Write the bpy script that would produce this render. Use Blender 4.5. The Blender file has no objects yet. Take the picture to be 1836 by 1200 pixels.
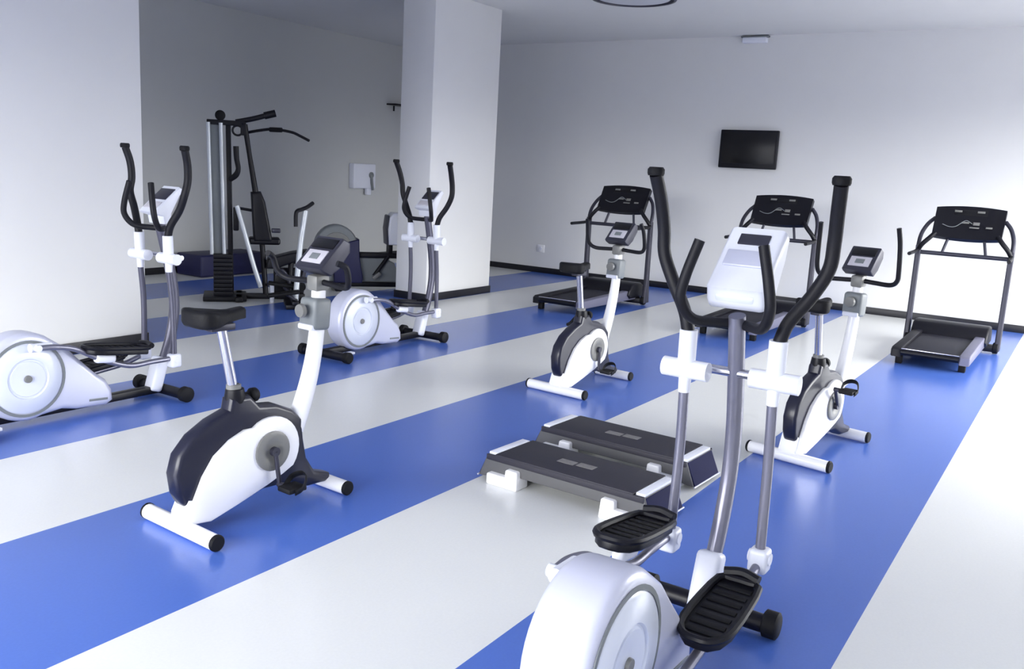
import bpy, bmesh, math, random
from mathutils import Vector, Matrix
random.seed(4)
R = math.radians
sc = bpy.context.scene
col = sc.collection

# ------------------------------------------------------------------ camera
F_PX, PITCH, ROLL, YAW = 1587.43345, 0.183963882, 0.0543107722, 0.571981177
fwd = Vector((math.cos(YAW) * math.cos(PITCH), math.sin(YAW) * math.cos(PITCH), -math.sin(PITCH)))
rt = Vector((math.sin(YAW), -math.cos(YAW), 0))
up = rt.cross(fwd)
r2 = rt * math.cos(ROLL) + up * math.sin(ROLL)
u2 = -rt * math.sin(ROLL) + up * math.cos(ROLL)
cd = bpy.data.cameras.new('camera')
cam = bpy.data.objects.new('camera', cd)
col.objects.link(cam)
cd.sensor_fit = 'HORIZONTAL'
cd.sensor_width = 36
cd.lens = F_PX / 1836 * 36
cd.clip_start = 0.05
cam.matrix_world = Matrix(((r2.x, u2.x, -fwd.x, 0), (r2.y, u2.y, -fwd.y, 0), (r2.z, u2.z, -fwd.z, 1.6), (0, 0, 0, 1)))
sc.camera = cam

# --------------------------------------------------------------- materials
def srgb(c):
    return tuple(((v / 12.92) if v <= .04045 else ((v + .055) / 1.055) ** 2.4) for v in c)

def mat(name, c, rough=.5, metal=0., noise=.0, scale=20., coat=0., bump=0., spec=.5):
    """procedural material: base colour with a soft noise variation and optional fine bump"""
    m = bpy.data.materials.new(name)
    m.use_nodes = True
    nt = m.node_tree
    b = nt.nodes['Principled BSDF']
    b.inputs['Roughness'].default_value = rough
    b.inputs['Metallic'].default_value = metal
    b.inputs['Coat Weight'].default_value = coat
    b.inputs['Specular IOR Level'].default_value = spec
    c = srgb(c)
    tc = nt.nodes.new('ShaderNodeTexCoord')
    n = nt.nodes.new('ShaderNodeTexNoise')
    n.inputs['Scale'].default_value = scale
    n.inputs['Detail'].default_value = 4
    nt.links.new(tc.outputs['Object'], n.inputs['Vector'])
    mx = nt.nodes.new('ShaderNodeMix')
    mx.data_type = 'RGBA'
    mx.inputs[6].default_value = (*[v * (1 - noise) for v in c], 1)
    mx.inputs[7].default_value = (*[min(1, v * (1 + noise)) for v in c], 1)
    nt.links.new(n.outputs['Fac'], mx.inputs[0])
    nt.links.new(mx.outputs[2], b.inputs['Base Color'])
    if bump:
        bp = nt.nodes.new('ShaderNodeBump')
        bp.inputs['Strength'].default_value = bump
        bp.inputs['Distance'].default_value = .002
        nt.links.new(n.outputs['Fac'], bp.inputs['Height'])
        nt.links.new(bp.outputs['Normal'], b.inputs['Normal'])
    return m

M = dict(
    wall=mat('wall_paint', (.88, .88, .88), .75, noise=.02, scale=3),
    leftwall=mat('left_wall_colour', (.78, .785, .78), .75, noise=.02, scale=3),  # left wall only, base colour set darker than the other walls
    ceiling=mat('ceiling_paint', (.86, .86, .86), .9, noise=.02, scale=3),
    skirting=mat('black_skirting', (.06, .06, .10), .4, noise=.1),
    white=mat('white_enamel', (.95, .95, .96), .28, noise=.01, coat=.3),
    whitep=mat('white_plastic', (.90, .91, .95), .38, noise=.01),
    silver=mat('silver_plastic', (.80, .81, .88), .32, .15, noise=.02, coat=.2),
    disc=mat('pearl_disc', (.86, .88, .93), .3, .05, noise=.02, coat=.2),
    grey=mat('grey_steel', (.50, .50, .56), .32, .55, noise=.03),
    dgrey=mat('dark_steel', (.21, .21, .26), .4, .3, noise=.04),
    mgrey=mat('darker_grey_steel', (.34, .34, .40), .4, .4, noise=.03),  # darker version of the grey steel, for the two farther elliptical trainers
    chrome=mat('chrome', (.80, .80, .84), .18, .9, noise=.02),
    black=mat('black_plastic', (.045, .045, .08), .42, noise=.08, scale=40, spec=.3),
    shell=mat('navy_black_shell', (.10, .105, .175), .34, noise=.05, coat=.12, spec=.4),
    rubber=mat('black_rubber', (.035, .035, .055), .65, noise=.15, scale=120, bump=.4, spec=.3),
    foam=mat('black_foam_grip', (.07, .07, .10), .5, noise=.12, scale=150, bump=.3, spec=.3),
    belt=mat('running_belt', (.10, .10, .15), .55, noise=.12, scale=150, bump=.2),
    tgrey=mat('treadmill_grey', (.42, .42, .50), .4, .2, noise=.04),
    steptop=mat('step_grip_mat', (.15, .145, .19), .65, noise=.2, scale=180, bump=.5),
    stepside=mat('step_grey_plastic', (.33, .33, .34), .55, noise=.04),
    stepend=mat('step_navy_plastic', (.10, .11, .25), .8, noise=.05, spec=.2),
    print=mat('faded_print', (.46, .45, .45), .6, noise=.35, scale=60),
    bgrey=mat('warm_grey_plastic', (.47, .47, .46), .4, noise=.04),
    navy=mat('navy_vinyl', (.075, .08, .27), .5, noise=.08, scale=8),
    screen=mat('dark_screen', (.025, .025, .045), .3, spec=.4),
    panel=mat('pale_button_panel', (.78, .77, .80), .4, noise=.05),
    shroud=mat('pale_metal_shroud', (.80, .82, .84), .35, .3, noise=.03),
    midgrey=mat('mid_grey_plastic', (.47, .49, .50), .45, noise=.05),
    window=mat('white_window_frame', (.85, .86, .88), .4),
    diffuser=mat('frosted_diffuser', (.78, .79, .82), .5),
)

def floor_material():
    m = bpy.data.materials.new('striped_vinyl_floor')
    m.use_nodes = True
    nt = m.node_tree
    b = nt.nodes['Principled BSDF']
    N = nt.nodes.new
    L = nt.links.new
    geo = N('ShaderNodeTexCoord')
    sep = N('ShaderNodeSeparateXYZ')
    L(geo.outputs['Object'], sep.inputs[0])
    a = N('ShaderNodeMath'); a.operation = 'SUBTRACT'; a.inputs[1].default_value = .53
    L(sep.outputs['Y'], a.inputs[0])
    d = N('ShaderNodeMath'); d.operation = 'DIVIDE'; d.inputs[1].default_value = .995 * 2
    L(a.outputs[0], d.inputs[0])
    fr = N('ShaderNodeMath'); fr.operation = 'FRACT'
    L(d.outputs[0], fr.inputs[0])
    lt = N('ShaderNodeMath'); lt.operation = 'LESS_THAN'; lt.inputs[1].default_value = .5
    L(fr.outputs[0], lt.inputs[0])
    gt = N('ShaderNodeMath'); gt.operation = 'GREATER_THAN'; gt.inputs[1].default_value = 0.
    L(a.outputs[0], gt.inputs[0])
    mu = N('ShaderNodeMath'); mu.operation = 'MULTIPLY'
    L(lt.outputs[0], mu.inputs[0]); L(gt.outputs[0], mu.inputs[1])
    n = N('ShaderNodeTexNoise'); n.inputs['Scale'].default_value = 90; n.inputs['Detail'].default_value = 3
    L(geo.outputs['Object'], n.inputs['Vector'])
    def two(c, k):
        x = N('ShaderNodeMix'); x.data_type = 'RGBA'
        c = srgb(c)
        x.inputs[6].default_value = (*[v * (1 - k) for v in c], 1)
        x.inputs[7].default_value = (*[v * (1 + k) for v in c], 1)
        L(n.outputs['Fac'], x.inputs[0])
        return x
    light = two((.89, .895, .89), .04)
    blue = two((.31, .44, .765), .05)
    mx = N('ShaderNodeMix'); mx.data_type = 'RGBA'
    L(mu.outputs[0], mx.inputs[0]); L(light.outputs[2], mx.inputs[6]); L(blue.outputs[2], mx.inputs[7])
    L(mx.outputs[2], b.inputs['Base Color'])
    b.inputs['Roughness'].default_value = .24
    b.inputs['Specular IOR Level'].default_value = .5
    n2 = N('ShaderNodeTexNoise'); n2.inputs['Scale'].default_value = 14; n2.inputs['Detail'].default_value = 2
    L(geo.outputs['Object'], n2.inputs['Vector'])
    bp = N('ShaderNodeBump'); bp.inputs['Strength'].default_value = .10; bp.inputs['Distance'].default_value = .004
    L(n2.outputs['Fac'], bp.inputs['Height']); L(bp.outputs['Normal'], b.inputs['Normal'])
    return m
M['floor'] = floor_material()

# ------------------------------------------------------------ mesh helpers
def catmull(pts, n=8, closed=False):
    P = [Vector(p) for p in pts]
    if len(P) < 3:
        return P
    out = []
    k = len(P)
    rng = range(k if closed else k - 1)
    for i in rng:
        if closed:
            a, b, c, d = P[(i - 1) % k], P[i], P[(i + 1) % k], P[(i + 2) % k]
        else:
            b, c = P[i], P[i + 1]
            a = P[i - 1] if i else b + (b - c)
            d = P[i + 2] if i + 2 < k else c + (c - b)
        for j in range(n):
            t = j / n
            out.append(.5 * ((2 * b) + (c - a) * t + (2 * a - 5 * b + 4 * c - d) * t * t + (3 * b - a - 3 * c + d) * t ** 3))
    if not closed:
        out.append(P[-1])
    return out

class MB:
    """collects shapes into one bmesh"""
    def __init__(s):
        s.bm = bmesh.new()
    def merge(s, b2, mtx=None):
        if mtx is not None:
            b2.transform(mtx)
        tmp = bpy.data.meshes.new('tmp')
        b2.to_mesh(tmp)
        b2.free()
        s.bm.from_mesh(tmp)
        bpy.data.meshes.remove(tmp)
        return s
    def box(s, c, size, bev=.004, rot=(0, 0, 0), taper=None, seg=2):
        b = bmesh.new()
        bmesh.ops.create_cube(b, size=1)
        for v in b.verts:
            v.co = Vector((v.co.x * size[0], v.co.y * size[1], v.co.z * size[2]))
        if taper:   # (x, y) scale of the top face
            for v in b.verts:
                if v.co.z > 0:
                    v.co.x *= taper[0]; v.co.y *= taper[1]
        if bev:
            bmesh.ops.bevel(b, geom=b.edges[:], offset=bev, segments=seg, profile=.5, affect='EDGES')
        from mathutils import Euler
        return s.merge(b, Matrix.Translation(c) @ Euler(rot).to_matrix().to_4x4())
    def prism(s, poly, y0, y1, bev=.0, axis='y', seg=3):
        """polygon of (x, z) extruded along y (or of (x, y) along z)"""
        b = bmesh.new()
        if axis == 'y':
            f = [b.verts.new((p[0], y0, p[1])) for p in poly]
        else:
            f = [b.verts.new((p[0], p[1], y0)) for p in poly]
        face = b.faces.new(f)
        r = bmesh.ops.extrude_face_region(b, geom=[face])
        vs = [v for v in r['geom'] if isinstance(v, bmesh.types.BMVert)]
        d = Vector((0, y1 - y0, 0)) if axis == 'y' else Vector((0, 0, y1 - y0))
        bmesh.ops.translate(b, vec=d, verts=vs)
        bmesh.ops.recalc_face_normals(b, faces=b.faces[:])
        if bev:
            ed = [e for e in b.edges if len(e.link_faces) == 2 and e.calc_face_angle(0) > R(50)
                  and any(len(fc.verts) > 4 or fc in (face,) for fc in e.link_faces)]
            if len(poly) <= 4:
                ed = b.edges[:]
            bmesh.ops.bevel(b, geom=ed, offset=bev, segments=seg, profile=.5, affect='EDGES')
        return s.merge(b)
    def tube(s, pts, r, n=12, smooth=8, closed=False, flat=None, caps=True):
        """sweep of a circle (or ellipse: flat=(across, along)) through the points; r may be a list per point"""
        pts = [Vector(p) for p in pts]
        P = catmull(pts, smooth, closed) if smooth and len(pts) > 2 else pts
        rl = r if isinstance(r, (list, tuple)) else [r] * len(pts)
        def rad(i):
            t = i / max(1, len(P) - 1) * (len(rl) - 1)
            a = int(min(t, len(rl) - 2)) if len(rl) > 1 else 0
            return rl[a] + (rl[min(a + 1, len(rl) - 1)] - rl[a]) * (t - a)
        b = bmesh.new()
        rings = []
        nrm = None
        k = len(P)
        for i, p in enumerate(P):
            if closed:
                t = (P[(i + 1) % k] - P[i - 1]).normalized()
            else:
                t = (P[min(i + 1, k - 1)] - P[max(i - 1, 0)]).normalized()
            if nrm is None:
                ref = Vector((0, 1, 0)) if abs(t.y) < .9 else Vector((0, 0, 1))
                nrm = (ref - t * ref.dot(t)).normalized()
            else:
                nrm = (nrm - t * nrm.dot(t)).normalized()
            bn = t.cross(nrm)
            q = rad(i)
            fa, fb = (flat if flat else (1, 1))
            rings.append([b.verts.new(p + nrm * math.cos(2 * math.pi * j / n) * q * fa + bn * math.sin(2 * math.pi * j / n) * q * fb) for j in range(n)])
        for i in range(k if closed else k - 1):
            A, B = rings[i], rings[(i + 1) % k]
            for j in range(n):
                b.faces.new((A[j], A[(j + 1) % n], B[(j + 1) % n], B[j]))
        if caps and not closed:
            b.faces.new(rings[0][::-1])
            b.faces.new(rings[-1])
        bmesh.ops.recalc_face_normals(b, faces=b.faces[:])
        return s.merge(b)
    def lathe(s, prof, c=(0, 0, 0), axis='z', n=32):
        """profile of (radius, height) turned about an axis"""
        b = bmesh.new()
        rings = []
        for r_, h in prof:
            if r_ < 1e-6:
                rings.append([b.verts.new((0, 0, h))])
            else:
                rings.append([b.verts.new((r_ * math.cos(2 * math.pi * j / n), r_ * math.sin(2 * math.pi * j / n), h)) for j in range(n)])
        for A, B in zip(rings, rings[1:]):
            for j in range(n):
                a = A[j % len(A)], A[(j + 1) % len(A)]
                d = B[j % len(B)], B[(j + 1) % len(B)]
                f = [a[0]] + ([a[1]] if len(A) > 1 else []) + ([d[1]] if len(B) > 1 else []) + [d[0]]
                if len(set(f)) > 2:
                    b.faces.new(f)
        bmesh.ops.recalc_face_normals(b, faces=b.faces[:])
        m = Matrix.Translation(c)
        if axis == 'y':
            m = m @ Matrix.Rotation(R(-90), 4, 'X')
        elif axis == '-y':
            m = m @ Matrix.Rotation(R(90), 4, 'X')
        elif axis == 'x':
            m = m @ Matrix.Rotation(R(90), 4, 'Y')
        return s.merge(b, m)
    def build(s, name, material, parent=None, angle=40):
        me = bpy.data.meshes.new(name)
        s.bm.to_mesh(me)
        s.bm.free()
        me.materials.append(material)
        me.polygons.foreach_set('use_smooth', [True] * len(me.polygons))
        me.set_sharp_from_angle(angle=R(angle))
        o = bpy.data.objects.new(name, me)
        col.objects.link(o)
        if parent:
            o.parent = parent
        return o

def tag(o, label, cat, group=None):
    o['label'] = label
    o['category'] = cat
    if group:
        o['group'] = group
    return o
def thing(name, label, cat, loc, rz=0, group=None):
    o = bpy.data.objects.new(name, None)
    o.empty_display_size = .1
    col.objects.link(o)
    o.location = (*loc, 0) if len(loc) == 2 else loc
    o.rotation_euler = (0, 0, R(rz))
    return tag(o, label, cat, group)
def struct(name, mb, m):
    o = mb.build(name, m)
    o['kind'] = 'structure'
    return o
kids = lambda o: [c for c in bpy.data.objects if c.parent == o]
def copy_tree(o, label, loc, rz):
    """a copy of a thing with copies of its parts and sub-parts"""
    def rec(a, parent):
        c = a.copy()
        col.objects.link(c)
        c.parent = parent
        for ch in kids(a):
            rec(ch, c)
        return c
    r = rec(o, None)
    r.location = (*loc, 0)
    r.rotation_euler = (0, 0, R(rz))
    r['label'] = label
    return r

# ------------------------------------------------------------- room shell
XB, XF, YL, YR, H = 12.13, -2.2, 10.2, -1.7, 3.54
T = .2
struct('floor', MB().box(((XB + XF) / 2, (YL + YR) / 2, -.1), (XB - XF + 2 * T, YL - YR + 2 * T, .2), 0), M['floor'])
struct('ceiling', MB().box(((XB + XF) / 2, (YL + YR) / 2, H + .1), (XB - XF + 2 * T, YL - YR + 2 * T, .2), 0), M['ceiling'])
struct('wall_back', MB().box((XB + T / 2, (YL + YR) / 2, H / 2), (T, YL - YR, H), 0), M['wall'])
struct('wall_left', MB().box(((XB + XF) / 2, YL + T / 2, H / 2), (XB - XF, T, H), 0), M['leftwall'])
# right wall: a long row of windows (out of the picture, the daylight of the room)
WX0, WX1, WZ0, WZ1 = 6.0, 11.5, .25, 2.75
w = MB()
w.box(((XB + XF) / 2, YR - T / 2, WZ0 / 2), (XB - XF, T, WZ0), 0)
w.box(((XB + XF) / 2, YR - T / 2, (H + WZ1) / 2), (XB - XF, T, H - WZ1), 0)
w.box(((XF + WX0) / 2, YR - T / 2, (WZ0 + WZ1) / 2), (WX0 - XF, T, WZ1 - WZ0), 0)
w.box(((XB + WX1) / 2, YR - T / 2, (WZ0 + WZ1) / 2), (XB - WX1, T, WZ1 - WZ0), 0)
struct('wall_right', w, M['wall'])
NW = 4
ww = (WX1 - WX0) / NW
for i in range(NW):
    a, b = WX0 + i * ww, WX0 + (i + 1) * ww
    f = MB()
    for x in (a + .03, b - .03):
        f.box((x, YR - T / 2, (WZ0 + WZ1) / 2), (.06, .07, WZ1 - WZ0), .004)
    for z in (WZ0 + .03, WZ1 - .03):
        f.box(((a + b) / 2, YR - T / 2, z), (ww - .12, .07, .06), .004)
    struct('window_%d' % (i + 1), f, M['window'])
# wall behind the camera with one wide window
FY0, FY1 = .2, 6.4
w = MB()
w.box((XF - T / 2, (YL + YR) / 2, WZ0 / 2), (T, YL - YR, WZ0), 0)
w.box((XF - T / 2, (YL + YR) / 2, (H + WZ1) / 2), (T, YL - YR, H - WZ1), 0)
w.box((XF - T / 2, (YR + FY0) / 2, (WZ0 + WZ1) / 2), (T, FY0 - YR, WZ1 - WZ0), 0)
w.box((XF - T / 2, (YL + FY1) / 2, (WZ0 + WZ1) / 2), (T, YL - FY1, WZ1 - WZ0), 0)
struct('wall_front', w, M['wall'])
f = MB()
for i in range(5):
    f.box((XF - T / 2, FY0 + .03 + (FY1 - FY0 - .06) * i / 4, (WZ0 + WZ1) / 2), (.07, .06, WZ1 - WZ0), .004)
for z in (WZ0 + .03, WZ1 - .03):
    f.box((XF - T / 2, (FY0 + FY1) / 2, z), (.06, FY1 - FY0, .06), .004)
struct('window_%d' % (NW + 1), f, M['window'])
# two square piers
PX0, PX1, PY0, PY1 = 2.7, 4.47, 6.53, 7.0
CX0, CX1 = 8.2, 9.52
struct('wall_pier', MB().box(((PX0 + PX1) / 2, (PY0 + PY1) / 2, H / 2), (PX1 - PX0, PY1 - PY0, H), .006), M['wall'])
struct('wall_column', MB().box(((CX0 + CX1) / 2, (PY0 + PY1) / 2, H / 2), (CX1 - CX0, PY1 - PY0, H), .006), M['wall'])
# black skirting
BH, BT = .09, .015
struct('baseboard_back', MB().box((XB - BT / 2, (YL + YR) / 2, BH / 2), (BT, YL - YR, BH), .003), M['skirting'])
struct('baseboard_left', MB().box(((XB + XF) / 2, YL - BT / 2, BH / 2), (XB - XF - .04, BT, BH), .003), M['skirting'])
def ring(x0, x1, y0, y1):
    m = MB()
    m.box(((x0 + x1) / 2, y0 - BT / 2, BH / 2), (x1 - x0 + 2 * BT, BT, BH), .003)
    m.box(((x0 + x1) / 2, y1 + BT / 2, BH / 2), (x1 - x0 + 2 * BT, BT, BH), .003)
    m.box((x0 - BT / 2, (y0 + y1) / 2, BH / 2), (BT, y1 - y0, BH), .003)
    m.box((x1 + BT / 2, (y0 + y1) / 2, BH / 2), (BT, y1 - y0, BH), .003)
    return m
struct('baseboard_pier', ring(PX0, PX1, PY0, PY1), M['skirting'])
struct('baseboard_column', ring(CX0, CX1, PY0, PY1), M['skirting'])

# ---------------------------------------------------------- exercise bikes
def circ(cx, cz, r_, a0, a1, n):
    return [(cx + r_ * math.cos(R(a0 + (a1 - a0) * i / n)), cz + r_ * math.sin(R(a0 + (a1 - a0) * i / n))) for i in range(n + 1)]

def make_bike(label, loc, rz, grip_rise=.30, crank=-88):
    t = thing('exercise_bike', label, 'exercise bike', loc, rz, 'white upright exercise bikes')
    # rear and front floor tubes
    for nm, x, hw in (('rear_stabilizer', 0, .25), ('front_stabilizer', .80, .16)):
        o = MB().tube([(x, -hw, .036), (x, hw, .036)], .034, 16).build(nm, M['white'], t)
        for sgn in (-1, 1):
            MB().lathe([(.0, -.006), (.0355, -.006), (.0355, .004), (.030, .010), (0, .010)], (x, sgn * hw, .037), 'y' if sgn > 0 else '-y', 20).build('end_cap', M['rubber'], o)
    # white side plates: a teardrop round the crank running down to the rear tube
    tear = [(-.012, .06), (.105, .045), (.25, .085), (.40, .131), (.49, .165)] + circ(.425, .29, .158, -38, 128, 14) + [(.283, .415), (.205, .385), (.127, .329), (.07, .25), (.016, .134)]
    for sgn in (-1, 1):
        y0, y1 = (.040, .064) if sgn > 0 else (-.064, -.040)
        MB().prism(tear, y0, y1, .006).build('side_plate', M['white'], t)
    MB().prism([(-.02, .045), (.115, .05), (.14, .075), (.06, .15), (.01, .16), (-.018, .10)], -.047, .047, .006).build('frame_foot', M['white'], t)
    # black body between the plates
    body = [(-.005, .135), (.10, .10), (.22, .085), (.40, .105), (.55, .10), (.66, .05), (.80, .045), (.80, .085), (.70, .12), (.65, .20), (.63, .30), (.62, .40), (.56, .455), (.47, .495),
            (.38, .505), (.33, .56), (.23, .56), (.22, .51), (.13, .48), (.04, .43), (-.025, .36), (-.048, .28), (-.035, .19), (-.015, .15)]
    MB().prism(body, -.042, .042, .020).build('body_shell', M['shell'], t)
    for sgn in (-1, 1):
        y = sgn * .064
        o = MB().lathe([(0, .0), (.092, .0), (.092, .010), (.086, .013), (.05, .013), (.044, .009), (0, .009)], (.425, y, .29), 'y' if sgn > 0 else '-y', 32).build('crank_disc', M['bgrey'], t)
        a = R(crank if sgn < 0 else crank + 180)
        e = Vector((.425 + .155 * math.cos(a), sgn * .10, .29 + .155 * math.sin(a)))
        c = MB().tube([(.425, y + sgn * .004, .29), (.425, y + sgn * .03, .29)], .022, 14)
        c.tube([(.425, y + sgn * .022, .29), (e.x, e.y, e.z)], .011, 10)
        c.tube([(e.x, e.y - sgn * .008, e.z), (e.x, e.y + sgn * .03, e.z)], .013, 10)
        cr = c.build('crank_arm', M['dgrey'], t)
        p = MB().box((e.x + .01, e.y + sgn * .075, e.z), (.10, .085, .024), .006)
        pd = p.build('pedal', M['rubber'], t)
        MB().tube([(e.x + .0, e.y + sgn * .032, e.z - .005), (e.x + .045, e.y + sgn * .03, e.z + .035), (e.x + .075, e.y + sgn * .06, e.z + .052), (e.x + .07, e.y + sgn * .10, e.z + .045), (e.x + .035, e.y + sgn * .12, e.z + .005), (e.x - .01, e.y + sgn * .12, e.z - .008)], .016, 8, 6, flat=(.22, 1)).build('strap', M['rubber'], pd)
    # seat
    MB().lathe([(.0, 0), (.043, 0), (.046, .02), (.040, .06), (.034, .062), (0, .062)], (.272, 0, .535), 'z', 24).build('post_sleeve', M['black'], t)
    k = MB().tube([(.295, 0, .56), (.36, 0, .55)], .012, 10)
    k.lathe([(0, 0), (.022, 0), (.032, .008), (.032, .03), (.026, .038), (0, .038)], (.35, 0, .55), 'x', 20)
    k.build('height_knob', M['rubber'], t)
    o = MB().tube([(.272, 0, .55), (.205, 0, .875)], .022, 18, flat=(1, 1)).build('seat_post', M['chrome'], t)
    MB().lathe([(.022, 0), (.032, 0), (.032, .02), (.022, .024)], (.266, 0, .594), 'z', 20).build('collar', M['bgrey'], o)
    half = [(.055, .0), (.058, .06), (.075, .092), (.11, .10), (.15, .085), (.20, .054), (.25, .036), (.30, .030), (.318, .018), (.322, 0)]
    outline = half + [(x, -y) for x, y in half[-2:0:-1]]
    s = MB().prism(outline, .885, .945, .022, axis='z', seg=4)
    for v in s.bm.verts:      # lowered a little, raised tail and nose, dished middle
        if v.co.z > .915:
            v.co.z += .015 * ((v.co.x - .19) / .13) ** 2 + .012 * (abs(v.co.y) / .1) ** 2
        if v.co.z < .905:
            v.co.z += .02 * max(0, (v.co.x - .16) / .16)
    seat = s.build('seat', M['rubber'], t, 60)
    MB().box((.20, 0, .877), (.12, .055, .03), .006).build('seat_clamp', M['dgrey'], seat)
    # front post, load box, console
    post = MB().tube([(.600, 0, .34), (.665, 0, .50), (.708, 0, .65), (.735, 0, .82), (.742, 0, 1.0)], [.05, .046, .042, .039, .036], 20, 8, flat=(.82, 1.0)).build('front_post', M['white'], t)
    b = MB().box((.722, 0, .885), (.105, .118, .15), .02, (0, R(4), 0), seg=3).build('tension_box', M['midgrey'], t)
    MB().box((.682, 0, .825), (.05, .10, .028), .008, (0, R(4), 0)).build('white_trim', M['whitep'], b)
    MB().lathe([(0, 0), (.030, 0), (.034, .006), (.030, .022), (0, .024)], (.667, 0, .905), 'x', 24).build('tension_knob', M['bgrey'], b).matrix_local = Matrix.Translation((.667 * 2 - .02, 0, 0)) @ Matrix.Scale(-1, 4, (1, 0, 0))
    MB().box((.738, 0, 1.03), (.085, .075, .075), .014).build('handlebar_clamp', M['bgrey'], t)
    for sgn in (-1, 1):
        g = grip_rise
        MB().tube([(.74, sgn * .02, 1.035), (.74, sgn * .10, 1.03), (.725, sgn * .20, 1.03), (.70, sgn * .245, 1.06), (.68, sgn * .255, 1.12), (.66, sgn * .25, 1.08 + g * .6), (.635, sgn * .24, 1.05 + g)], .0145, 12, 7).build('handlebar', M['foam'], t)
    lo, hi = Vector((.685, 0, 1.090)), Vector((.825, 0, 1.225))
    d = (hi - lo).normalized(); nn = Vector((-d.z, 0, d.x))
    wedge = [lo - nn * .0, lo + nn * .022, hi + nn * .022, hi + Vector((.028, 0, -.005)), hi + Vector((.03, 0, -.05)), Vector((.79, 0, 1.10)), Vector((.735, 0, 1.068))]
    con = MB().prism([(v.x, v.z) for v in wedge], -.092, .092, .008).build('console', M['dgrey'], t)
    ang = -math.atan2(d.z, d.x)
    c = lo + d * .068 + nn * .024
    MB().box(c, (.078, .13, .006), .002, (0, ang, 0)).build('button_panel', M['panel'], con)
    MB().box(lo + d * .068 + nn * .028, (.035, .055, .004), .0015, (0, ang, 0)).build('display', M['midgrey'], con)
    MB().box(lo + d * .152 + nn * .023, (.058, .15, .006), .002, (0, ang, 0)).build('screen', M['screen'], con)
    return t

bike = make_bike('white upright exercise bike nearest the camera, on the middle blue stripe, black seat at left', (2.236, 3.056), -3.4, grip_rise=.10, crank=-85)
make_bike('small white exercise bike standing in front of the leftmost treadmill', (5.50, 3.13), -4.5, grip_rise=.20, crank=-95)
make_bike('white exercise bike behind the tall front elliptical trainer, beside the two black steps', (5.09, 1.31), -9.5, grip_rise=.33, crank=128)

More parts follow.
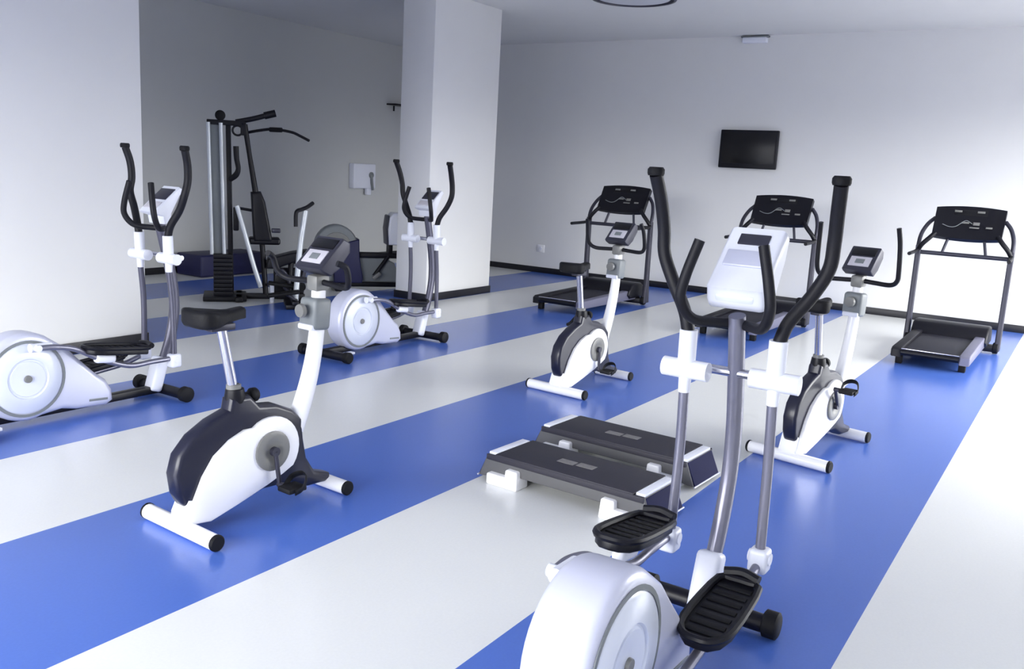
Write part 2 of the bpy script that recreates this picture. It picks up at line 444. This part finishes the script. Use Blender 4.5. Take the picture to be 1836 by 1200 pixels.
# ------------------------------------------------------ elliptical trainers
def make_elliptical(label, loc, rz, up_side=-1, large=False, lean=0.):
    t = thing('elliptical_trainer', label, 'elliptical trainer', loc, rz, 'silver and black elliptical trainers')
    o = MB().tube([(0, -.24, .045), (0, .24, .045)], .036, 16).build('rear_stabilizer', M['black'], t)
    for sgn in (-1, 1):
        MB().lathe([(0, 0), (.044, 0), (.046, .012), (.046, .045), (.038, .054), (0, .054)], (0, sgn * .225, .046), 'y' if sgn > 0 else '-y', 20).build('foot_cap', M['rubber'], o)
    MB().box((.07, -.20, .066), (.09, .05, .018), .004).build('adjuster_plate', M['whitep'], o)
    o = MB().tube([(1.27, -.215, .045), (1.27, .215, .045)], .034, 16).build('front_stabilizer', M['black'], t)
    for sgn in (-1, 1):
        MB().lathe([(0, 0), (.040, 0), (.050, .006), (.050, .05), (.040, .056), (0, .056)], (1.27, sgn * .21, .050), 'y' if sgn > 0 else '-y', 20).build('wheel_cap', M['rubber'], o)
    MB().box((.64, 0, .055), (1.28, .06, .05), .008).build('base_rail', M['black'], t)
    CW = .10 if large else .085
    # flywheel cover with a beak towards the front
    prof = circ(.335, .292, .256, 62, 290, 26) + [(.54, .065), (.63, .045), (.73, .040), (.82, .035), (.865, .060), (.86, .13), (.82, .20), (.76, .245), (.67, .335), (.58, .43)]
    cov = MB().prism(prof, -CW, CW, .035, seg=5).build('flywheel_cover', M['silver'], t, 50)
    MB().box((.76, -CW - .001, .085), (.12, .004, .014), .001, (0, R(4), 0)).build('maker_mark', M['midgrey'], cov)
    for sgn in (-1, 1):
        ax = 'y' if sgn > 0 else '-y'
        d = MB().lathe([(0, .004), (.06, .008), (.10, .010), (.104, .004), (.112, .004), (.118, .012), (.195, .008), (.205, .0), (.205, -.01)], (.335, sgn * CW, .285), ax, 48).build('crank_disc', M['disc'], t)
        MB().lathe([(.206, -.004), (.222, -.004), (.222, .004), (.206, .004)], (.335, sgn * CW, .285), ax, 48).build('disc_rim', M['midgrey'], d)
        MB().lathe([(0, .012), (.02, .012), (.022, .004), (.022, 0)], (.335, sgn * (CW + .005), .285), ax, 20).build('hub', M['bgrey'], d)
    # mast
    MB().tube([(1.21, 0, .10), (1.27, 0, .22), (1.33, 0, .38), (1.365, 0, .55), (1.36, 0, .72), (1.32, 0, .93), (1.27, 0, 1.14)], .034, 20, 7, flat=(.85, 1.05)).build('mast', M['grey' if large else 'mgrey'], t)
    MB().box((1.225, 0, .155), (.085, .095, .23), .02, (0, R(17), 0), seg=3).build('mast_boot', M['whitep'], t)
    MB().tube([(1.305, -.17, .93), (1.305, .17, .93)], .017, 14).build('crossbar', M['chrome'], t)
    for sgn in (-1, 1):
        y = sgn * .155
        s0 = 1.23 if sgn > 0 else (1.27 if large else 1.22)
        p = MB().tube([(s0 + .0, y - .085, .93), (s0 + .0, y + .085, .93)], .035, 18)
        p.tube([(s0, y, .93), (s0 - .005, y, 1.075)], .032, 18)
        p.tube([(s0, y, .93), (s0, y, .845)], [.024, .021], 14)
        pv = p.build('pivot_sleeve', M['whitep'], t)
        a = MB().tube([(s0, y, .86), (s0 + .02, y * 1.02, .62), (s0 + .02, y * 1.06, .29)], .0185, 16, 6)
        a.build('swing_arm', M['grey' if large else 'mgrey'], t)
        g = MB().tube([(s0 - .005, y, 1.06), (s0, y + sgn * .025, 1.14), (s0 + .02, y + sgn * .085, 1.235), (s0 + .025, y + sgn * .13, 1.33), (s0 + .02 + lean * .5, y + sgn * .138, 1.42), (s0 - .01 + lean, y + sgn * .145, 1.52), (s0 - .05 + lean * 1.3, y + sgn * .155, 1.61)], .0235, 16, 7)
        grip = g.build('moving_handlebar', M['foam'], t)
        MB().lathe([(0, -.004), (.027, -.004), (.030, .004), (.030, .018), (.024, .026), (0, .026)], (s0 - .052 + lean * 1.3, y + sgn * .155, 1.61), 'z', 20).build('end_cap', M['rubber'], grip)
        # pedal linkage from the arm back to the crank
        high = sgn == up_side
        cz = .285 + (.185 if high else -.17)
        cx = .36 if high else .36
        yl = sgn * .165
        jx, jz = s0 + .02, .27
        jb = MB().box((jx, yl, jz), (.075, .07, .09), .016, seg=3)
        jb.tube([(jx, yl - .04, jz + .01), (jx, yl + .04, jz + .01)], .022, 14)
        jb.build('joint_block', M['whitep'], t)
        if high:
            path = [(jx, yl, .285), (1.08, yl, .285), (.92, yl, .285), (.74, yl, .35), (.58, yl, .435), (.46, yl, .465), (cx, yl * .95, cz)]
        else:
            path = [(jx, yl, .26), (1.1, yl, .215), (.9, yl, .19), (.7, yl, .16), (.5, yl, .13), (cx, yl * .95, cz)]
        MB().tube(path, .0165, 14, 7).build('pedal_link', M['grey'], t)
        ck = MB().tube([(cx - .03, sgn * .135, cz), (cx + .09, sgn * .137, cz + (.0 if high else .005))], [.026, .022], 16)
        ck.tube([(cx, sgn * .10, cz), (cx, sgn * .175, cz)], .020, 14)
        ck.build('crank_pin', M['whitep'], t)
        # foot pedal: a tray with raised rim and rounded heel
        px, pz, pa = (.92 if large else .82, .40, R(7)) if high else (.87, .235, R(-6))
        yc = sgn * .17
        hw = .085
        ol = [(.20, -hw * .86), (.215, -hw * .4), (.215, hw * .4), (.20, hw * .86), (.05, hw), (-.10, hw), (-.165, hw * .82), (-.20, hw * .45), (-.205, 0), (-.20, -hw * .45), (-.165, -hw * .82), (-.10, -hw), (.05, -hw)]
        ol = [(x * .93, y2 * .95) for x, y2 in ol]
        b = MB().prism(ol, -.022, .012, .008, axis='z')
        inner = [(x * .86, y2 * .80) for x, y2 in ol]
        # rim wall
        rim = [(x, y2, .018) for x, y2 in ol]
        b.tube(rim, .013, 8, 2, closed=True)
        b.tube([(.212, -hw * .7, .03), (.222, 0, .038), (.212, hw * .7, .03)], .018, 8, 5)
        mt = Matrix.Translation((px, yc, pz)) @ Matrix.Rotation(pa, 4, 'Y')
        b.bm.transform(mt)
        ped = b.build('foot_pedal', M['black'], t)
        gp = MB()
        for k in range(7):
            gp.box((-.14 + k * .048, 0, .014), (.022, .115, .006), .002)
        gp.bm.transform(mt)
        gp.build('tread_pad', M['rubber'], ped)
        MB().box((px - .06, yl, pz - .045), (.13, .05, .055), .018, (0, pa, 0), seg=3).build('pedal_bracket', M['whitep'], ped)
    # fixed inner grips
    for sgn in (-1, 1):
        MB().tube([(1.30, 0, 1.11), (1.25, sgn * .06, 1.11), (1.17, sgn * .125, 1.125), (1.125, sgn * .155, 1.19), (1.12, sgn * .145, 1.27), (1.135, sgn * .11, 1.40)], .0185, 14, 7).build('fixed_handlebar', M['foam'], t)
    # console head
    lo, hi = Vector((1.215, 0, 1.225)), Vector((1.43, 0, 1.425))
    d = (hi - lo).normalized(); nn = Vector((-d.z, 0, d.x))
    hw = .105
    pr = [lo, lo + nn * .02, hi + nn * .02, hi + Vector((.03, 0, -.01)), Vector((1.43, 0, 1.33)), Vector((1.36, 0, 1.22)), Vector((1.32, 0, 1.165)), Vector((1.245, 0, 1.165)), Vector((1.222, 0, 1.19))]
    if not large:
        lo, hi, hw = Vector((1.19, 0, 1.205)), Vector((1.375, 0, 1.36)), .085
        d = (hi - lo).normalized(); nn = Vector((-d.z, 0, d.x))
        pr = [lo, lo + nn * .02, hi + nn * .02, hi + Vector((.02, 0, -.005)), Vector((1.36, 0, 1.315)), Vector((1.30, 0, 1.21)), Vector((1.29, 0, 1.14)), Vector((1.25, 0, 1.14)), Vector((1.24, 0, 1.19))]
    con = MB().prism([(v.x, v.z) for v in pr], -hw, hw, .022 if large else .008, seg=4).build('console', M['whitep'], t, 50)
    ang = -math.atan2(d.z, d.x)
    if large:
        MB().box(lo + d * .235 + nn * .022, (.05, .11, .008), .003, (0, ang, 0)).build('screen', M['dgrey'], con)
        MB().box(lo + d * .14 + nn * .024, (.075, .15, .012), .005, (0, ang, 0), seg=3).build('button_panel', M['silver'], con)
        MB().box(Vector((1.232, 0, 1.205)), (.03, .15, .04), .014, (0, R(-20), 0), seg=4).build('lower_pad', M['disc'], con)
    else:
        MB().box(lo + d * .165 + nn * .022, (.10, .14, .008), .003, (0, ang, 0)).build('screen', M['dgrey'], con)
        MB().box(lo + d * .06 + nn * .022, (.06, .13, .008), .003, (0, ang, 0)).build('button_panel', M['panel'], con)
    return t

make_elliptical('large silver elliptical trainer in the foreground, nearest the camera, cut by the bottom edge', (1.73, 1.0), 0, 1, True)
make_elliptical('silver elliptical trainer at the left edge in front of the wide white pier', (2.28, 5.02), 0, -1, lean=.05)
make_elliptical('silver elliptical trainer farther back in front of the white column', (5.12, 5.10), 0, -1)

# --------------------------------------------------------------- treadmills
def make_treadmill(label, loc, rz):
    t = thing('treadmill', label, 'treadmill', loc, rz, 'black treadmills by the back wall')
    # belt and deck, rising a little to the front
    def z(x): return .135 + .02 * x
    MB().prism([(.03, .09), (1.30, .10), (1.30, z(1.3)), (.05, z(.05)), (.015, z(0) - .018)], -.245, .245, .006).build('running_belt', M['belt'], t)
    for sgn in (-1, 1):
        y = sgn * .29
        a, b = sorted((sgn * .243, sgn * .335))
        MB().prism([(.0, .075), (.0, .145), (.04, .165), (1.15, .19), (1.30, .20), (1.42, .16), (1.42, .07)], a, b, .012).build('side_rail', M['tgrey'] if sgn < 0 else M['black'], t)
        MB().box((.10, sgn * .27, .04), (.06, .06, .08), .008).build('rear_foot', M['rubber'], t)
    MB().tube([(-.005, -.245, .125), (-.005, .245, .125)], .028, 14).build('rear_roller', M['black'], t)
    MB().box((-.005, 0, .158), (.02, .49, .008), .002).build('end_trim', M['chrome'], t)
    # motor hood
    hood = MB().prism([(1.14, z(1.14) - .02), (1.17, .20), (1.24, .265), (1.34, .285), (1.50, .275), (1.60, .22), (1.62, .09), (1.20, .09)], -.36, .36, .025, seg=4).build('motor_hood', M['black'], t, 50)
    MB().box((1.45, 0, .055), (.12, .84, .07), .012).build('front_foot', M['black'], t)
    for sgn in (-1, 1):
        MB().lathe([(0, 0), (.05, 0), (.058, .008), (.058, .045), (.05, .052), (0, .052)], (1.44, sgn * .395, .06), 'y' if sgn > 0 else '-y', 20).build('wheel', M['rubber'], t)
        u = MB().prism([(1.40, .03), (1.53, .03), (1.50, .30), (1.485, 1.05), (1.425, 1.05), (1.43, .30)], sgn * .435 - .026, sgn * .435 + .026, .010)
        u.build('upright', M['dgrey'], t)
        c = MB().tube([(1.455, sgn * .435, .95), (1.46, sgn * .44, 1.06), (1.50, sgn * .43, 1.17), (1.56, sgn * .39, 1.27), (1.60, sgn * .33, 1.34)], .021, 14, 7).build('console_arm', M['dgrey'], t)
        MB().tube([(1.44, sgn * .435, 1.00), (1.42, sgn * .40, 1.06), (1.42, sgn * .34, 1.13), (1.45, sgn * .29, 1.19)], .024, 12, 6).build('inner_brace', M['black'], t)
        MB().tube([(1.455, sgn * .205, .985), (1.50, sgn * .165, 1.16)], .015, 10).build('strut', M['dgrey'], t)
        MB().tube([(1.46, sgn * .44, 1.01), (1.36, sgn * .445, .985), (1.02, sgn * .45, .975)], .019, 14, 6).build('side_handle', M['foam'], t)
    MB().tube([(1.455, -.43, .975), (1.455, .43, .975)], .022, 14).build('crossbar', M['dgrey'], t)
    # console: tilted bowed board
    b = bmesh.new()
    NX, NZ = 16, 6
    lo, hi = Vector((1.43, 0, 1.165)), Vector((1.60, 0, 1.455))
    d = hi - lo; nn = Vector((-d.z, 0, d.x)).normalized()
    def pt(i, j, k):
        u_, v_ = i / NX * 2 - 1, j / NZ
        base = lo + d * v_
        hw = .325 + .005 * v_
        zz = base.z + (.022 * (1 - u_ * u_) if v_ > .5 else -.022 * (1 - u_ * u_) * (1 - v_))
        return Vector((base.x + .02 * (1 - u_ * u_), u_ * hw, zz)) - nn * (.06 * k)
    gv = {(i, j, k): b.verts.new(pt(i, j, k)) for i in range(NX + 1) for j in range(NZ + 1) for k in (0, 1)}
    for i in range(NX):
        for j in range(NZ):
            for k in (0, 1):
                b.faces.new([gv[i, j, k], gv[i + 1, j, k], gv[i + 1, j + 1, k], gv[i, j + 1, k]])
        for j in (0, NZ):
            b.faces.new([gv[i, j, 0], gv[i + 1, j, 0], gv[i + 1, j, 1], gv[i, j, 1]])
    for j in range(NZ):
        for i in (0, NX):
            b.faces.new([gv[i, j, 0], gv[i, j + 1, 0], gv[i, j + 1, 1], gv[i, j, 1]])
    bmesh.ops.recalc_face_normals(b, faces=b.faces[:])
    m = MB(); m.merge(b)
    con = m.build('console', M['black'], t, 50)
    def on(u_, v_, off=.003):
        base = lo + d * v_
        return Vector((base.x + .02 * (1 - u_ * u_), u_ * .325, base.z + .011 * (1 - u_ * u_) * (1 if v_ > .5 else -.5))) + nn * off
    ang = -math.atan2(d.z, d.x)
    scr = MB()
    scr.box(on(0, .80, .004), (.07, .40, .006), .002, (0, ang, 0))
    scr.build('screen', M['screen'], con)
    lab = MB()
    for u_, v_, w_, h_ in ((.36, .84, .07, .022), (-.30, .84, .07, .022), (-.22, .48, .06, .035), (-.18, .34, .09, .015), (-.60, .36, .06, .02), (.10, .50, .07, .02)):
        lab.box(on(u_, v_, .008), (h_, w_, .004), .001, (0, ang, 0))
    lab.build('button_row', M['bgrey'], con)
    MB().tube([on(.75, .40, .006), on(.55, .33, .006), on(.35, .36, .006), on(.1, .52, .006), on(-.1, .48, .006)], .004, 8, 5).build('trim_line', M['midgrey'], con)
    return t

tm = make_treadmill('rightmost black treadmill, standing apart at the end of the right blue stripe', (8.80, 1.10), 0)
copy_tree(tm, 'middle black treadmill, below the wall television and behind the front elliptical', (8.80, 3.05), 0)
copy_tree(tm, 'leftmost black treadmill, beyond the small white exercise bike', (8.80, 5.07), 0)

# ------------------------------------------------------------ aerobic steps
def make_step(label, loc, rz):
    t = thing('aerobic_step', label, 'aerobic step', loc, rz, 'black aerobic steps on the floor')
    hx = .165
    prof = [(-.505, .022), (-.455, .145), (.455, .145), (.505, .022), (.47, .022), (.30, .062), (-.30, .062), (-.47, .022)]
    # grey platform: profile runs along y
    b = MB().prism([(p[0], p[1]) for p in prof], -hx, hx, .008)
    b.bm.transform(Matrix.Rotation(R(90), 4, 'Z'))
    b.build('platform', M['stepside'], t)
    top = MB().box((0, 0, .151), (2 * hx + .012, .80, .014), .005)
    top.box((-hx - .001, 0, .134), (.012, .91, .030), .004).box((hx + .001, 0, .134), (.012, .91, .030), .004)
    tp = top.build('grip_top', M['steptop'], t)
    pr_ = MB()
    for y_ in (.062, -.045):
        pr_.box((-.01 if y_ > 0 else .0, y_, .1585), (.055, .095, .002), 0)
    pr_.build('faded_print', M['print'], tp)
    for sgn in (-1, 1):
        MB().box((0, sgn * .428, .150), (2 * hx - .03, .050, .016), .004).build('white_end_strip', M['whitep'], t)
        e = MB().prism([(sgn * .459, .143), (sgn * .512, .024), (sgn * .506, .020), (sgn * .452, .140)], -hx + .012, hx - .012, .002)
        e.bm.transform(Matrix.Rotation(R(90), 4, 'Z'))
        e.build('end_panel', M['stepend'], t)
        l = MB().tube([(-hx, sgn * .511, .022), (hx, sgn * .511, .022)], .0045, 8)
        l.build('bottom_lip', M['silver'], t)
    for sy in (-1, 1):
        for sx in (-1, 1):
            f = MB().box((sx * (hx - .018), sy * .28, .05), (.11, .085, .10), .010, taper=(.9, .85), seg=3)
            f.box((sx * (hx - .018), sy * .37, .03), (.11, .12, .06), .010, seg=3)
            f.build('riser_foot', M['white'], t)
    return t
st = make_step('black aerobic step nearer the camera, raised on white feet', (3.795, 2.0), -2.5)
copy_tree(st, 'black aerobic step lying just behind the nearer one, beside the right blue stripe', (4.42, 2.05), -2.5)

# ------------------------------------------------ multi gym (u right, w away)
g = thing('multi_gym', 'tall black home multi gym with pale weight tower against the dim left wall', 'multi gym', (6.6, 8.0), -39.5)
b = MB().box((-.10, 0, .03), (.46, .50, .05), .01)
b.box((.30, 0, .035), (.95, .07, .06), .01).box((.05, .0, .03), (.08, .62, .05), .01).box((.66, 0, .03), (.08, .42, .05), .01)
b.build('base_frame', M['black'], g)
b = MB()
for u_ in (-.235, -.105):
    b.tube([(u_, -.03, .50), (u_ - .03, -.03, 1.93)], .022, 14)
b.build('guide_tube', M['shroud'], g)
MB().box((-.185, .0, 1.21), (.14, .03, 1.40), .006, (0, R(-1.2), 0)).build('weight_shroud', M['midgrey'], g)
b = MB()
for k in range(10):
    b.box((-.12, 0, .075 + k * .046), (.20, .26, .042), .004)
b.build('weight_stack', M['black'], g)
MB().box((-.045, .03, .98), (.055, .07, 1.92), .008, (0, R(-.8), 0)).build('rear_mast', M['black'], g)
MB().box((-.08, .0, 1.935), (.40, .06, .055), .010).build('top_beam', M['black'], g)
MB().lathe([(0, -.02), (.045, -.02), (.055, -.012), (.046, 0), (.055, .012), (.045, .02), (0, .02)], (-.14, 0, 2.01), 'y', 24).build('top_pulley', M['rubber'], g)
b = MB().tube([(.02, 0, 1.95), (.20, 0, 1.995), (.40, 0, 2.06)], .028, 12, 4)
b.tube([(.32, 0, 2.035), (.44, 0, 2.07)], .040, 14)
b.build('upper_arm', M['black'], g)
MB().tube([(.04 + .052 * math.cos(a * math.pi / 8), 0, 1.86 + .052 * math.sin(a * math.pi / 8)) for a in range(16)], .012, 10, 2, True).build('pulley_ring', M['black'], g)
MB().box((.10, 0, 1.88), (.06, .06, .14), .01).build('pulley_bracket', M['black'], g)
MB().tube([(.115, 0, 1.93), (.165, 0, 1.60), (.235, 0, 1.15), (.30, 0, .62), (.34, 0, .06)], [.030, .026, .034, .03, .03], 14, 5).build('front_post', M['black'], g)
lb = MB().tube([(.12, .10, 1.84), (.27, .02, 1.875), (.42, -.08, 1.895), (.60, -.2, 1.872), (.69, -.26, 1.835), (.78, -.32, 1.79)], .0155, 12, 6).build('lat_bar', M['foam'], g)
MB().tube([(.38, -.055, 1.89), (.50, -.135, 1.89)], .026, 12).build('bar_sleeve', M['rubber'], lb)
MB().tube([(.022, -.10, 1.69), (.028, -.10, 1.56), (.045, -.10, 1.45), (.02, -.08, 1.38), (-.04, -.04, 1.33)], [.030, .028, .026, .032, .03], 12, 6).build('press_handle', M['foam'], g)
MB().box((.02, -.03, .90), (.06, .08, .26), .015).build('lower_pulley_block', M['black'], g)
b = MB().prism([(.175, 1.20), (.285, 1.21), (.33, 1.10), (.405, .70), (.40, .66), (.205, .66)], -.13, .13, .03, seg=4).build('back_pad', M['navy'], g, 50)
b.data.materials[0] = M['black']
MB().box((.325, 0, .665), (.34, .24, .075), .025, seg=4).build('rear_seat_pad', M['black'], g)
MB().box((.445, -.12, .79), (.10, .05, .05), .012).build('arm_rest', M['dgrey'], g)
MB().tube([(.055, -.06, 1.02), (.20, -.06, 1.0)], .016, 12).build('press_bar', M['black'], g)
b = MB().tube([(.03, -.14, 1.05), (.12, -.16, .72), (.20, -.17, .42), (.28, -.17, .16)], .026, 12, 5, flat=(.8, 1)).build('press_strut', M['shroud'], g)
MB().prism([(.34, .36), (.36, .47), (.62, .545), (.80, .575), (.83, .50), (.60, .42), (.45, .36)], -.13, .13, .022, seg=4).build('seat_pad', M['black'], g, 50)
MB().tube([(.62, 0, .46), (.60, 0, .06)], .03, 12).build('seat_support', M['black'], g)
b = MB().tube([(.80, 0, .50), (.77, 0, .33), (.72, 0, .16)], .022, 12, 5)
b.build('leg_lever', M['dgrey'], g)
MB().box((.60, .10, .20), (.34, .10, .30), .02, seg=3).build('lower_housing', M['black'], g)
for zz, uu in ((.50, .80), (.17, .72)):
    MB().tube([(uu, -.20, zz), (uu, .20, zz)], .052, 18).build('foam_roller', M['rubber'], g)
b = MB().tube([(.45, -.05, .28), (.52, -.05, .34), (.60, -.05, .20), (.56, -.05, .12)], .022, 12, 5).build('linkage', M['dgrey'], g)
MB().tube([(.40, -.24, .0), (.40, -.24, .19)], .024, 14).build('white_foot_peg', M['whitep'], g)
MB().tube([(.36, 0, .17), (.40, -.24, .17)], .016, 10).build('foot_peg_arm', M['dgrey'], g)

# ---------------------------------------------------------------- stepper
s = thing('stepper', 'slim stepper with silver post and bent black handle, right of the multi gym', 'stepper', (6.72, 7.20), -39.5)
b = MB().box((.02, 0, .03), (.20, .46, .05), .012).box((.02, 0, .07), (.07, .5, .05), .012)
b.build('base_frame', M['black'], s)
MB().tube([(.035, 0, .06), (.075, 0, .62), (.13, 0, 1.05)], .030, 16, 6).build('post', M['shroud'], s)
MB().tube([(.025, -.10, .88), (.025, -.10, 1.0), (.04, -.09, 1.045), (.085, -.04, 1.06), (.15, .02, 1.085), (.215, .10, 1.125)], .0215, 12, 6).build('handle', M['foam'], s)
for sgn in (-1, 1):
    MB().box((-.10 if sgn < 0 else -.08, sgn * .12, .16 if sgn < 0 else .22), (.34, .13, .035), .012, (0, R(8 * sgn), 0), seg=3).build('foot_plate', M['rubber'], s)
    MB().tube([(.02, sgn * .12, .09), (-.08, sgn * .12, .17 if sgn < 0 else .2)], .018, 12).build('piston', M['dgrey'], s)

# -------------------------------------------------------- recumbent bike
r = thing('recumbent_bike', 'low dark recumbent bike with grey domed housing, half hidden behind the white column', 'exercise bike', (8.3, 7.8), -39.5)
dome = [(-.46, .10)] + [(-.22 + .27 * math.cos(R(a)), .53 + .28 * math.sin(R(a))) for a in range(180, -1, -12)] + [(.05, .10)]
MB().prism(dome, -.11, .11, .03, seg=4).build('housing', M['midgrey'], r, 50)
dm2 = [(-.40, .40)] + [(-.22 + .185 * math.cos(R(a)), .53 + .19 * math.sin(R(a))) for a in range(180, -1, -15)] + [(-.03, .40)]
MB().prism(dm2, -.125, -.105, .006).build('housing_panel', M['bgrey'], r)
MB().prism([(-.25, .09), (-.27, .42), (-.10, .60), (.055, .64), (.065, .40), (.11, .16), (.10, .09)], -.16, .16, .02).build('front_body', M['navy'], r)
b = MB().box((.20, 0, .06), (1.0, .09, .06), .012).box((-.20, 0, .035), (.09, .56, .07), .012).box((.66, 0, .035), (.09, .56, .07), .012)
b.build('base_frame', M['black'], r)
MB().box((.36, 0, .435), (.72, .10, .07), .015).build('seat_rail', M['black'], r)
MB().prism([(.06, .10), (.06, .40), (.40, .40), (.52, .34), (.62, .10)], -.05, .05, .015).build('rail_skirt', M['midgrey'], r)
MB().tube([(.44, -.07, .43), (.36, -.10, .33), (.25, -.12, .18)], .026, 12, 5).build('crank_arm', M['black'], r)
MB().box((.28, -.15, .185), (.12, .06, .05), .012, (0, R(-40), 0)).build('pedal', M['bgrey'], r)
MB().box((.46, 0, .53), (.07, .10, .15), .012).build('seat_bracket', M['black'], r)
MB().prism([(.425, .58), (.41, .78), (.43, .93), (.48, .98), (.60, .98), (.70, .80), (.70, .58)], -.17, .17, .03, seg=4).build('seat_back', M['whitep'], r, 50)
MB().prism([(.405, .58), (.39, .78), (.41, .94), (.425, .95), (.408, .78), (.423, .58)], -.15, .15, .004).build('seat_back_edge', M['dgrey'], r)

# ------------------------------------------------------------ small things
tag(MB().box((7.93, 9.86, .145), (1.08, .52, .29), .03, seg=4).build('gym_mat', M['navy']),
    'thick navy folded gym mat on the floor along the dim left wall', 'mat')
# television
tvy0, tvy1, tvz0, tvz1 = 3.695, 4.50, 1.786, 2.298
t = thing('television', 'black flat television hung high on the back wall', 'television', (XB, (tvy0 + tvy1) / 2, (tvz0 + tvz1) / 2))
tw, th = tvy1 - tvy0, tvz1 - tvz0
MB().box((-.075, 0, 0), (.05, tw, th), .012, seg=3).build('casing', M['black'], t)
MB().box((-.1005, 0, .015), (.004, tw - .07, th - .10), .001).build('screen', M['screen'], t)
MB().box((-.026, 0, 0), (.052, .25, .2), .006).build('wall_bracket', M['dgrey'], t)
# wall dispenser on the left wall
t = thing('wall_dispenser', 'square white box on the dim left wall, with a grey lever', 'dispenser', (11.0, YL, 1.366))
MB().box((-.03, -.06, 0), (.52, .12, .40), .02, seg=3).build('casing', M['whitep'], t)
MB().lathe([(0, 0), (.05, 0), (.05, .018), (.04, .025), (0, .025)], (.11, -.12, .02), '-y', 24).build('nozzle', M['midgrey'], t)
MB().tube([(.11, -.135, .02), (.115, -.14, -.10), (.15, -.13, -.22)], .022, 12, 5).build('lever', M['midgrey'], t)
MB().box((.10, -.07, -.25), (.10, .06, .11), .01).build('paper_end', M['whitep'], t)
# dark bracket high on the left wall
t = thing('wall_bracket', 'small dark bracket high on the dim left wall beside the column', 'bracket', (11.76, YL, 2.565))
MB().box((0, -.10, 0), (.36, .20, .025), .005).build('plate', M['black'], t)
MB().prism([(-.012, -.10), (.012, -.10), (.012, -.012), (-.012, -.012)], -.02, 0, .002).build('support', M['black'], t)
# socket on the back wall
t = thing('wall_socket', 'small white socket low on the back wall, right of the column', 'socket', (XB, 7.347, .385))
MB().box((-.006, 0, 0), (.012, .13, .12), .004).build('plate', M['white'], t)
MB().lathe([(0, 0), (.028, 0), (.028, .006), (.02, .006), (.018, .002), (0, .002)], (-.012, 0, 0), 'x', 20).build('socket_ring', M['whitep'], t).location.x = -.005
# slim light at the top of the back wall
t = thing('wall_light', 'slim white emergency light at the top of the back wall, above the television', 'light', (XB, 4.165, 3.475))
MB().box((-.045, 0, 0), (.09, .33, .07), .012, seg=3).build('housing', M['whitep'], t)
MB().box((-.045, 0, .045), (.07, .38, .02), .004).build('top_strip', M['midgrey'], t)  # grey strip along the top of the housing, a little wider than it
# round light on the ceiling
t = thing('ceiling_light', 'large round ceiling light cut off by the top edge', 'ceiling light', (9.12, 4.54, H))
MB().lathe([(.47, 0), (.48, -.03), (.465, -.055), (.44, -.055), (.43, -.03), (.43, 0)], n=64).build('rim', M['dgrey'], t)
MB().lathe([(.43, -.01), (.40, -.045), (.25, -.06), (0, -.066)], n=64).build('diffuser', M['diffuser'], t)

# ------------------------------------------------------------------- light
W = bpy.data.worlds.new('daylight')
sc.world = W
W.use_nodes = True
nt = W.node_tree
bg = nt.nodes['Background']
tc = nt.nodes.new('ShaderNodeTexCoord')
sp = nt.nodes.new('ShaderNodeSeparateXYZ')
nt.links.new(tc.outputs['Generated'], sp.inputs[0])
cr = nt.nodes.new('ShaderNodeValToRGB')
mr = nt.nodes.new('ShaderNodeMapRange')
mr.inputs['From Min'].default_value = -1
nt.links.new(sp.outputs['Z'], mr.inputs['Value'])
nt.links.new(mr.outputs[0], cr.inputs[0])
cr.color_ramp.elements[0].position = .485
cr.color_ramp.elements[0].color = (.09, .09, .11, 1)
cr.color_ramp.elements[1].position = .53
cr.color_ramp.elements[1].color = (.985, .995, 1.0, 1)
nt.links.new(cr.outputs[0], bg.inputs['Color'])
bg.inputs['Strength'].default_value = 9.0
def portal(name, loc, rot, sx, sy):
    l = bpy.data.lights.new(name, 'AREA')
    l.shape = 'RECTANGLE'; l.size = sx; l.size_y = sy
    l.cycles.is_portal = True
    o = bpy.data.objects.new(name, l)
    col.objects.link(o)
    o.location = loc; o.rotation_euler = rot
portal('window_daylight_right', ((WX0 + WX1) / 2, YR - T - .02, (WZ0 + WZ1) / 2), (R(90), 0, 0), WX1 - WX0, WZ1 - WZ0)
portal('window_daylight_front', (XF - T - .02, (FY0 + FY1) / 2, (WZ0 + WZ1) / 2), (R(90), 0, R(-90)), FY1 - FY0, WZ1 - WZ0)

sc.view_settings.view_transform = 'Standard'
sc.view_settings.look = 'None'
sc.view_settings.gamma = 1
sc.view_settings.use_curve_mapping = False
sc.view_settings.exposure = 0.72
sc.cycles.use_denoising = True
sc.cycles.max_bounces = 10
sc.cycles.diffuse_bounces = 6
